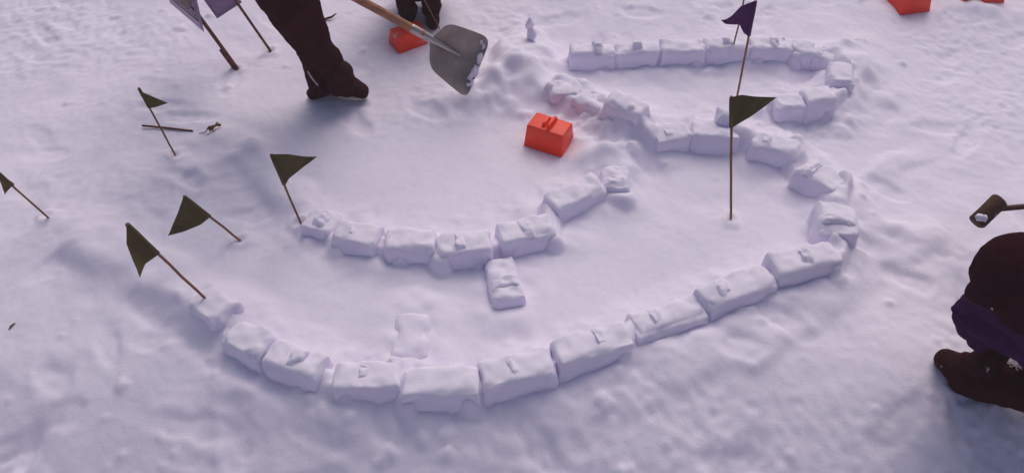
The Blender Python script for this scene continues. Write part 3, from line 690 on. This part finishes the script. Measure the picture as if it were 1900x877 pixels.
# shovel axis
bl_c = Pz(850, 110, 0.22); hd = Pz(645, 0, 0.52); ax = hd - bl_c; ax /= np.linalg.norm(ax)
g1 = bl_c + ax * 0.72; g2 = bl_c + ax * 1.12
mb = MB(); face, upv, sv = head_shape(mb, headc, 0.105, (0.75, -0.15, -0.45))
tube(mb, [chest, neck, headc], [0.07, 0.055, 0.055], 10); tube(mb, [hip, lerp(hip, chest, .5), chest], [(0.12, 0.15), (0.11, 0.14), (0.11, 0.17)], 12)
shl, shr = chest + (0.02, -0.19, 0.06), chest + (-0.02, 0.19, 0.06); el1 = lerp(shl, g1, .5) + (-0.02, -0.10, -0.10); el2 = lerp(shr, g2, .5) + (-0.10, 0.02, -0.14)
for s_, e_, g_ in ((shl, el1, g1), (shr, el2, g2)):
    w_ = g_ + (e_ - g_) / np.linalg.norm(e_ - g_) * 0.085; tube(mb, [s_, e_, w_], [0.05, 0.042, 0.028], 10); hand_shape(mb, w_, g_, ax, 0.017)
tube(mb, l1, [0.03, 0.03, 0.032, 0.035, 0.036, 0.038, 0.04, 0.045, 0.055, 0.06], 10); tube(mb, l2, [0.03, 0.03, 0.03, 0.032, 0.034, 0.036, 0.04, 0.05, 0.06], 10)
person = fused(mb, 'person', 'skin', None, 0.009, 3); tag(person, 'person in dark snow trousers and white-edged shoes, holding the shovel', 'person')
mb = MB()
def leg(mb, h_, k_, a_, c=1.0, cuff=0.078):
    m1 = lerp(h_, k_, .5); m2 = lerp(k_, a_, .45)
    tube(mb, [h_, m1, k_, m2, lerp(k_, a_, .72), a_ + (a_ - k_) * 0.06], [0.118 * c, 0.112 * c, 0.092 * c, 0.078 * c, 0.082 * c, cuff * c], 14)
tube(mb, l1, [0.048, 0.062, 0.062, 0.058, 0.070, 0.060, 0.072, 0.088, 0.108, 0.122], 16); tube(mb, l2, [0.052, 0.050, 0.047, 0.044, 0.052, 0.058, 0.070, 0.092, 0.118], 16); tube(mb, [hip + (0, -.08, 0), hip + (0, .08, 0)], [0.13, 0.13], 12); tube(mb, [hip, hip + (0.02, 0, .12)], [(0.13, 0.17), (0.13, .17)], 12)
fused(mb, 'trousers', 'trousers', person, 0.008, 2, 0.007, 17, 3)
# pale piping down the rear leg
q = [Pz(a_, b_, c_) + np.array([0, -0.058, -0.02]) for a_, b_, c_ in ((574, 112, .24), (580, 122, .21), (586, 130, .18), (592, 137, .165))]
mb = MB(); tube(mb, q, [0.0035] * 4, 6); mb.build('piping', 'white', person)
mb = MB(); tube(mb, [hip + up * 0.05, lerp(hip, chest, .5), chest, chest + up * 0.09], [(0.155, 0.19), (0.15, .19), (.15, .21), (.11, .16)], 14); tube(mb, [chest + up * .05, neck + up * .02], [0.11, 0.075], 12)
for s_, e_, g_ in ((shl, el1, g1), (shr, el2, g2)):
    w_ = g_ + (e_ - g_) / np.linalg.norm(e_ - g_) * 0.10; tube(mb, [s_, lerp(s_, e_, .5), e_, lerp(e_, w_, .6), w_], [0.078, 0.07, 0.062, 0.052, 0.044], 12)
fused(mb, 'jacket', 'jacket', person, 0.012, 3, 0.008, 11, 5)
mb = MB(); ball(mb, headc + upv * 0.035 - face * 0.012, 0.118, 14, (1, 1, .95)); hat = fused(mb, 'hat', 'hat', person, 0.01, 2, 0.003, 30, 8)
for k in (-1, 1): mb = MB(); ball(mb, headc + face * 0.098 + sv * k * 0.036 + upv * 0.012, 0.012, 8); mb.build('eye', 'eye', person)
def shoe(heel, toe, ank, par, sc=1.0, lift=0.0, m='boot', solem='sole'):
    mb = MB(); boot_shape(mb, heel, toe, ank, sc); b_ = fused(mb, 'boot', m, par, 0.007, 3, 0.002, 30, 6); sole_shape('sole', heel, toe, b_, sc, solem); return b_
d1 = np.array([0.92, -0.39, 0.0])
heel1 = np.array([toe1[0], toe1[1], gz(toe1[0], toe1[1])]) - d1 * 0.22 + up * 0.010; t1 = heel1 + d1 * 0.235 + up * 0.004
shoe(heel1, t1, ank1, person)
heel2 = np.array([ank2[0], ank2[1], gz(ank2[0], ank2[1]) - 0.01]) + (-0.035, 0.01, 0); shoe(heel2, heel2 + (0.12, 0.07, 0), ank2, person, 0.75)

# ---- shovel
sh_root = empty('snow_shovel', bl_c); v_ = np.cross(ax, CP - bl_c); v_ /= np.linalg.norm(v_); nr = np.cross(v_, ax); nr = nr if np.dot(nr, CP - bl_c) > 0 else -nr
outline = [(803, 67), (808, 62), (814, 57), (819, 51), (824, 47), (829, 45), (835, 44), (845, 46), (870, 54.5), (893, 63), (900, 67.5), (904, 74), (905, 81), (903, 91), (898, 105), (885, 137), (872, 168), (868, 174), (864, 177), (856, 176), (848, 170), (828, 154), (808, 137), (802, 131), (798, 124), (795.5, 115), (795, 105), (795.5, 95), (796.6, 87), (795, 80), (797, 73)]
def onplane(px, py):
    d = ray(px, py); t = np.dot(bl_c - CP, nr) / np.dot(d, nr); return CP + d * t
O = [onplane(*q) for q in outline]; cen = onplane(848, 108); V = []; F = []; rings = (1.0, 0.965, 0.9, 0.8, 0.65, 0.45, 0.22); n = len(O)
for s_ in rings:
    for q in O:
        p_ = cen + (q - cen) * s_; along = np.dot(p_ - cen, ax) / 0.12; across = np.dot(p_ - cen, v_) / 0.12
        dish = -0.022 * (1 - s_ ** 3) + 0.012 * across * across + 0.006 * along + (0.004 if s_ == 1.0 else 0)
        V.append(p_ + nr * dish)
V.append(cen - nr * 0.022)
for i in range(len(rings) - 1):
    for k in range(n): F.append((i * n + k, i * n + (k + 1) % n, (i + 1) * n + (k + 1) % n, (i + 1) * n + k))
for k in range(n): F.append(((len(rings) - 1) * n + k, (len(rings) - 1) * n + (k + 1) % n, len(V) - 1))
o = mesh_obj('blade', rel(V, sh_root), F, 'metal', sh_root); o.modifiers.new('t', 'SOLIDIFY').thickness = 0.0025; sb = o.modifiers.new('s', 'SUBSURF'); sb.levels = 1; sb.render_levels = 1
s0 = onplane(765, 53) + nr * 0.006; s1 = onplane(853, 103) - nr * 0.012; L_ = np.linalg.norm(s1 - s0)
mb = MB(); tube(mb, rel([s0, lerp(s0, s1, .45), lerp(s0, s1, .75), s1], sh_root), [0.0205, 0.018, 0.012, 0.006], 12); mb.build('socket', 'socket', sh_root)
hx = s0 - (s1 - s0) / L_ * -0.04
hdir = ax; e0 = s0 - hdir * 0.05; mb = MB(); tube(mb, rel([e0, s0 + hdir * 0.02, s0 + hdir * 0.4, s0 + hdir * 0.8, s0 + hdir * 1.12], sh_root), [0.0165, 0.0185, 0.0185, 0.018, 0.019], 12); mb.build('handle', 'handle', sh_root)
for px, py, rr_ in ((891, 107, 0.013), (889, 113, 0.009), (879, 133, 0.014), (873, 142, 0.012), (884, 136, 0.008), (875, 155, 0.010), (897, 84, 0.009), (893, 78, 0.006), (868, 158, 0.006)):
    c_ = onplane(px, py); s_ = np.linalg.norm(c_ - cen) ; t = MB(); ball(t, (0, 0, 0), rr_, 10); q = np.array(t.v)
    q += rr_ * 0.55 * np.stack([noise3(q[:, 0] / rr_ * 1.3 + px, q[:, 1] / rr_ * 1.3, q[:, 2] / rr_ * 1.3, k) for k in (1, 2, 3)], 1)
    fl_ = q @ nr; q = q - np.outer(fl_, nr) * 0.72; q = q + np.outer(q @ (O[14] - O[16]) / np.linalg.norm(O[14] - O[16]), (O[14] - O[16]) / np.linalg.norm(O[14] - O[16])) * 0.7
    mesh_obj('snow_patch', q + (c_ - nr * 0.001 + nr * 0.004) - bl_c, t.f, 'block', sh_root)
tag(sh_root, 'large grey metal snow shovel with wooden handle, held above the snow', 'shovel')

# ---- squatting child at the top edge, behind the shovel
def child(name_label, feet, toes, knees, hip, chest, headc, face, hands, grips, jm='jacket', hatm='hat', sc=0.72, head_r=0.088, cuff=0.085, legw=0.66, bsc=1.05, gr=0.008, bulk=1.0):
    hip, chest, headc = (np.asarray(q, float) for q in (hip, chest, headc)); mb = MB(); fc, upv, sv = head_shape(mb, headc, head_r, face)
    tube(mb, [chest, lerp(chest, headc, .5), headc], [0.06, 0.045, 0.045], 10); tube(mb, [hip, lerp(hip, chest, .5), chest], [0.09, 0.085, 0.09], 12)
    side = np.cross(chest - hip, knees[0] - knees[1]); lat = np.asarray(knees[0], float) - np.asarray(knees[1], float); lat[2] = 0; lat /= np.linalg.norm(lat)
    shs = [chest + lat * 0.12, chest - lat * 0.12]; arms = []; gl = []
    for s_, (el, wr), (gc, ga) in zip(shs, hands, grips):
        el, wr, gc = np.asarray(el, float), np.asarray(wr, float), np.asarray(gc, float); tube(mb, [s_, el, wr], [0.036, 0.03, 0.02], 8); arms.append((s_, el, wr)); hg = MB(); hand_shape(hg, wr, gc, ga, gr, 0.8); gl.append(hg)
    hs = [hip + lat * 0.07, hip - lat * 0.07]; anks = []
    for h_, k_, f_ in zip(hs, knees, feet):
        a_ = np.asarray(f_, float) + (0, 0, .08); anks.append(a_); tube(mb, [h_, np.asarray(k_, float), a_], [0.05, 0.036, 0.026], 8)
    body = fused(mb, 'person', 'skin', None, 0.008, 3)
    for hg in gl: fused(hg, 'glove', 'hat', body, 0.005, 2)
    mb = MB()
    for h_, k_, a_ in zip(hs, knees, anks): leg(mb, h_, np.asarray(k_, float), a_, legw, cuff / legw)
    tube(mb, [hs[0], hs[1]], [0.095, 0.095], 12); fused(mb, 'trousers', 'trousers', body, 0.007, 2, 0.009, 18, 9)
    mb = MB(); d = (chest - hip) / np.linalg.norm(chest - hip); tube(mb, [hip + d * 0.01, lerp(hip, chest, .5), chest, chest + d * 0.05], [0.125 * bulk, 0.125 * bulk, 0.125 * bulk, 0.09 * bulk], 14); tube(mb, [chest, lerp(chest, headc, .4), lerp(chest, headc, .72)], [0.10, 0.098 * bulk, 0.088 * bulk], 12)
    for s_, el, wr in arms: tube(mb, [s_, lerp(s_, el, .5), el, lerp(el, wr, .5), lerp(el, wr, .97)], [q_ * bulk for q_ in (0.062, 0.060, 0.060, 0.052, 0.042)], 12)
    fused(mb, 'jacket', jm, body, 0.007, 2, 0.010, 19, 12)
    mb = MB(); ball(mb, headc + upv * head_r * 0.32 - fc * head_r * 0.12, head_r * 1.15, 16, (1, 1, .98)); tube(mb, [headc + upv * head_r * .2 - fc * head_r * .4, headc - fc * head_r * .35 - upv * head_r * .45, lerp(chest, headc, .35) - fc * head_r * .1], [head_r * .9, head_r * .88, head_r * .8], 12)
    ht = fused(mb, 'hat', hatm, body, 0.008, 2, 0.003, 30, 15)
    mb = MB(); tube(mb, [headc + upv * head_r * 0.12 - fc * head_r * 0.12 + (fc * math.cos(a) + sv * math.sin(a)) * head_r * 1.13 for a in np.linspace(0, 2 * math.pi, 41)], [(head_r * 0.09 * (1 + 0.12 * (k % 2)), head_r * 0.24) for k in range(41)], 8); fused(mb, 'turn_up', hatm, ht, 0.006, 1, 0.002, 60, 21)
    mb = MB(); nc = lerp(chest, headc, .62) + fc * head_r * 0.25; rr = [nc + (fc * math.cos(a) * 0.85 + sv * math.sin(a)) * head_r * 0.72 + upv * head_r * 0.14 * math.cos(a) for a in np.linspace(0, 2 * math.pi, 13)]
    tube(mb, rr, [head_r * 0.5] * 13, 10); fused(mb, 'scarf', jm, body, 0.008, 2, 0.004, 20, 18)
    for k in (-1, 1): mb = MB(); ball(mb, headc + fc * head_r * 0.93 + sv * k * head_r * 0.34 + upv * head_r * 0.1, head_r * 0.11, 8); mb.build('eye', 'eye', body)
    for f_, t_, a_ in zip(feet, toes, anks):
        mb = MB(); boot_shape(mb, np.asarray(f_) - (np.asarray(t_) - np.asarray(f_)) * 0.25, t_, a_, sc * bsc); fused(mb, 'boot', 'boot', body, 0.007, 3, 0.002, 30, 6)
    tag(body, name_label, 'person'); return body
fl, fr = G(757, 46), G(802, 40)
cen_ = (fl + fr) / 2; gzc = cen_[2]
sk_b = G(816, 54); sk_t = Pz(790, 5, gzc + 0.20); sk_ax = (sk_t - sk_b) / np.linalg.norm(sk_t - sk_b); sk_e = sk_b + sk_ax * 0.42
kl, kr = Pz(744, -18, gzc + 0.22), Pz(797, -20, gzc + 0.22)
hipc = np.array([cen_[0] - 0.01, cen_[1] + 0.16, gzc + 0.16]); ch = hipc + (0, -0.05, 0.27); hc = ch + (0, -0.03, 0.19)
grip_c = sk_b + sk_ax * 0.34; fl2 = np.array([fl[0], fl[1] + 0.03, gz(fl[0], fl[1]) - 0.01]); fr2 = np.array([fr[0], fr[1] + 0.03, gz(fr[0], fr[1]) - 0.01])
child('person in dark trousers and purple jacket at the top edge behind the shovel', [fl2, fr2], [fl2 + (0.01, -0.10, 0), fr2 + (0.01, -0.10, 0)], [kl, kr], hipc, ch, hc, (0.05, -0.8, -0.45),
      [(ch + (-0.20, -0.06, -0.12), ch + (-0.12, -0.20, -0.02)), (ch + (0.19, -0.02, -0.12), grip_c + (0.02, 0.06, 0.03))], [(ch + (-0.08, -0.25, 0.0), (1, 0, 0.2)), (grip_c, sk_ax)], legw=0.56, cuff=0.050)
mb = MB(); c = sk_b; tube(mb, [np.zeros(3) - sk_ax * 0.05, sk_ax * 0.2, sk_ax * 0.42], [0.0028] * 3, 7, 1, False); o = mb.build('thin_stick', 'stick'); o.location = tuple(c); tag(o, 'thin stick in front of the dark trousered legs behind the shovel blade', 'stick')

# ---- child sitting at the right edge, one leg stretched over the snow
tip = G(1733, 668); kneeR = Pz(1905, 712, tip[2] + 0.10); d = kneeR - tip; d[2] = 0; d /= np.linalg.norm(d)
ftR = tip + d * 0.13; ftR[2] = gz(ftR[0], ftR[1]) - 0.02
kneeR = tip + d * 0.38 + up * 0.11; z0 = tip[2]
hipR = np.array([kneeR[0] + 0.10, kneeR[1] + 0.10, z0 + 0.14]); headR = Pz(1888, 532, z0 + 0.56); chR = lerp(hipR, headR, .56) + (0.03, -0.02, 0.0)
mal_c = Pz(1836, 393, 0.22); mal_h = Pz(1900, 387, 0.235); ma = mal_h - mal_c; ma /= np.linalg.norm(ma); mg = mal_c + ma * 0.30
knee2 = hipR + (-0.05, 0.24, 0.10); ft2 = knee2 + (0.06, 0.04, 0); ft2[2] = gz(ft2[0], ft2[1])
elb = Pz(1800, 575, z0 + 0.30); wrs = Pz(1828, 625, z0 + 0.20)
sit = child('crouching person in dark hat and purple jacket at the right edge', [ftR, ft2], [tip + d * 0.015 + up * -0.0, ft2 + (-0.10, 0.05, 0)], [kneeR, knee2], hipR, chR, headR, (-0.35, 0.65, -0.6),
      [(elb, wrs), (chR + (0.16, 0.20, -0.04), mg - ma * -0.0 + (0.05, -0.06, 0.02))], [(wrs + (0.03, -0.05, -0.03), d), (mg, ma)], legw=0.86, cuff=0.078, head_r=0.108, gr=0.014, bsc=1.45, bulk=1.22)
# snowflake print on the trouser leg
tgt = np.array(Pz(1882, 681, z0 + 0.175)); c = Pd(1882, 681, depth_of(tgt)); n_ = CP - c; n_ /= np.linalg.norm(n_)
dg = bpy.context.evaluated_depsgraph_get(); dg.update()
dr = ray(1882, 681); dr /= np.linalg.norm(dr); best = None
for ch_ in sit.children:
    if ch_.name.startswith(('trousers', 'jacket')):
        ok, loc, no, _ = ch_.ray_cast(Vector(CP), Vector(dr))
        if ok and (best is None or (loc - Vector(CP)).length < best[0]): best = ((loc - Vector(CP)).length, np.array(loc), np.array(no), ch_)
if best:
    _, loc, no, par = best; u_, w_ = frame(no); u_ = CR - no * np.dot(CR, no); u_ /= np.linalg.norm(u_); w_ = np.cross(no, u_); mb = MB(); c = loc + no * 0.007; r = 0.023
    for k in range(6):
        a = k * math.pi / 3 + 0.3; dv = u_ * math.cos(a) + w_ * math.sin(a); tube(mb, [c, c + dv * r], [0.0023, 0.002], 6)
        for s_ in (-1, 1):
            dv2 = u_ * math.cos(a + s_ * .7) + w_ * math.sin(a + s_ * .7); tube(mb, [c + dv * r * .62, c + dv * r * .62 + dv2 * r * .3], [0.0012, 0.0011], 5)
    mb.build('snowflake_print', 'white', par)

# ---- mallet held out over the snow
mr = empty('mallet', mal_c); h0, h1 = Pd(1811, 414, depth_of(mal_c)) , Pd(1856, 370, depth_of(mal_c) - 0.005)
mb = MB(); dd = (h1 - h0) / np.linalg.norm(h1 - h0); tube(mb, rel([h0, lerp(h0, h1, .06), lerp(h0, h1, .5), lerp(h0, h1, .94), h1], mr), [0.026, 0.031, 0.030, 0.031, 0.026], 14, 1, False)
q = np.array(mb.v); q += 0.003 * np.stack([noise3(q[:, 0] * 40, q[:, 1] * 40, q[:, 2] * 40, k) for k in (1, 2, 3)], 1); o = mesh_obj('mallet_head', q, mb.f, 'mallet', mr); bv = o.modifiers.new('b', 'BEVEL'); bv.width = 0.004; bv.segments = 2
mb = MB(); tube(mb, rel([mal_c + dd * 0.012, mal_c + dd * 0.012 + ma * 0.2, mal_c + ma * 0.38], mr), [0.0105, 0.0105, 0.012], 10); mb.build('handle', 'mallet_handle', mr)
mb = MB(); ball(mb, Pd(1820, 404, depth_of(mal_c) - 0.028) - mal_c, 0.016, 14, (1.3, .9, .9)); q = np.array(mb.v); q += 0.009 * np.stack([noise3(q[:, 0] * 90, q[:, 1] * 90, q[:, 2] * 90, k) for k in (1, 2, 3)], 1); mesh_obj('snow_clump', q, mb.f, 'block', mr)
tag(mr, 'brown snow-crusted mallet with dark handle at the right edge', 'mallet')

# ------------------------------------------------------------------ thin mist over the field
bm = bmesh.new(); bmesh.ops.create_cube(bm, size=1.0)
for v in bm.verts: v.co = (v.co.x * 1100, v.co.y * 1100, -2.5 + (v.co.z + 0.5) * 5.3)
me = bpy.data.meshes.new('haze'); bm.to_mesh(me); bm.free(); hz = bpy.data.objects.new('haze', me); COL.objects.link(hz)
m = bpy.data.materials.new('mist'); m.use_nodes = True; t = m.node_tree; t.nodes.clear(); ou = t.nodes.new('ShaderNodeOutputMaterial'); pv = t.nodes.new('ShaderNodeVolumePrincipled')
pv.inputs['Color'].default_value = (0.94, 0.80, 0.88, 1); pv.inputs['Density'].default_value = 0.014; t.links.new(pv.outputs[0], ou.inputs['Volume']); me.materials.append(m)
tag(hz, 'thin pale mist hanging over the whole snow field', 'haze', None, 'stuff')
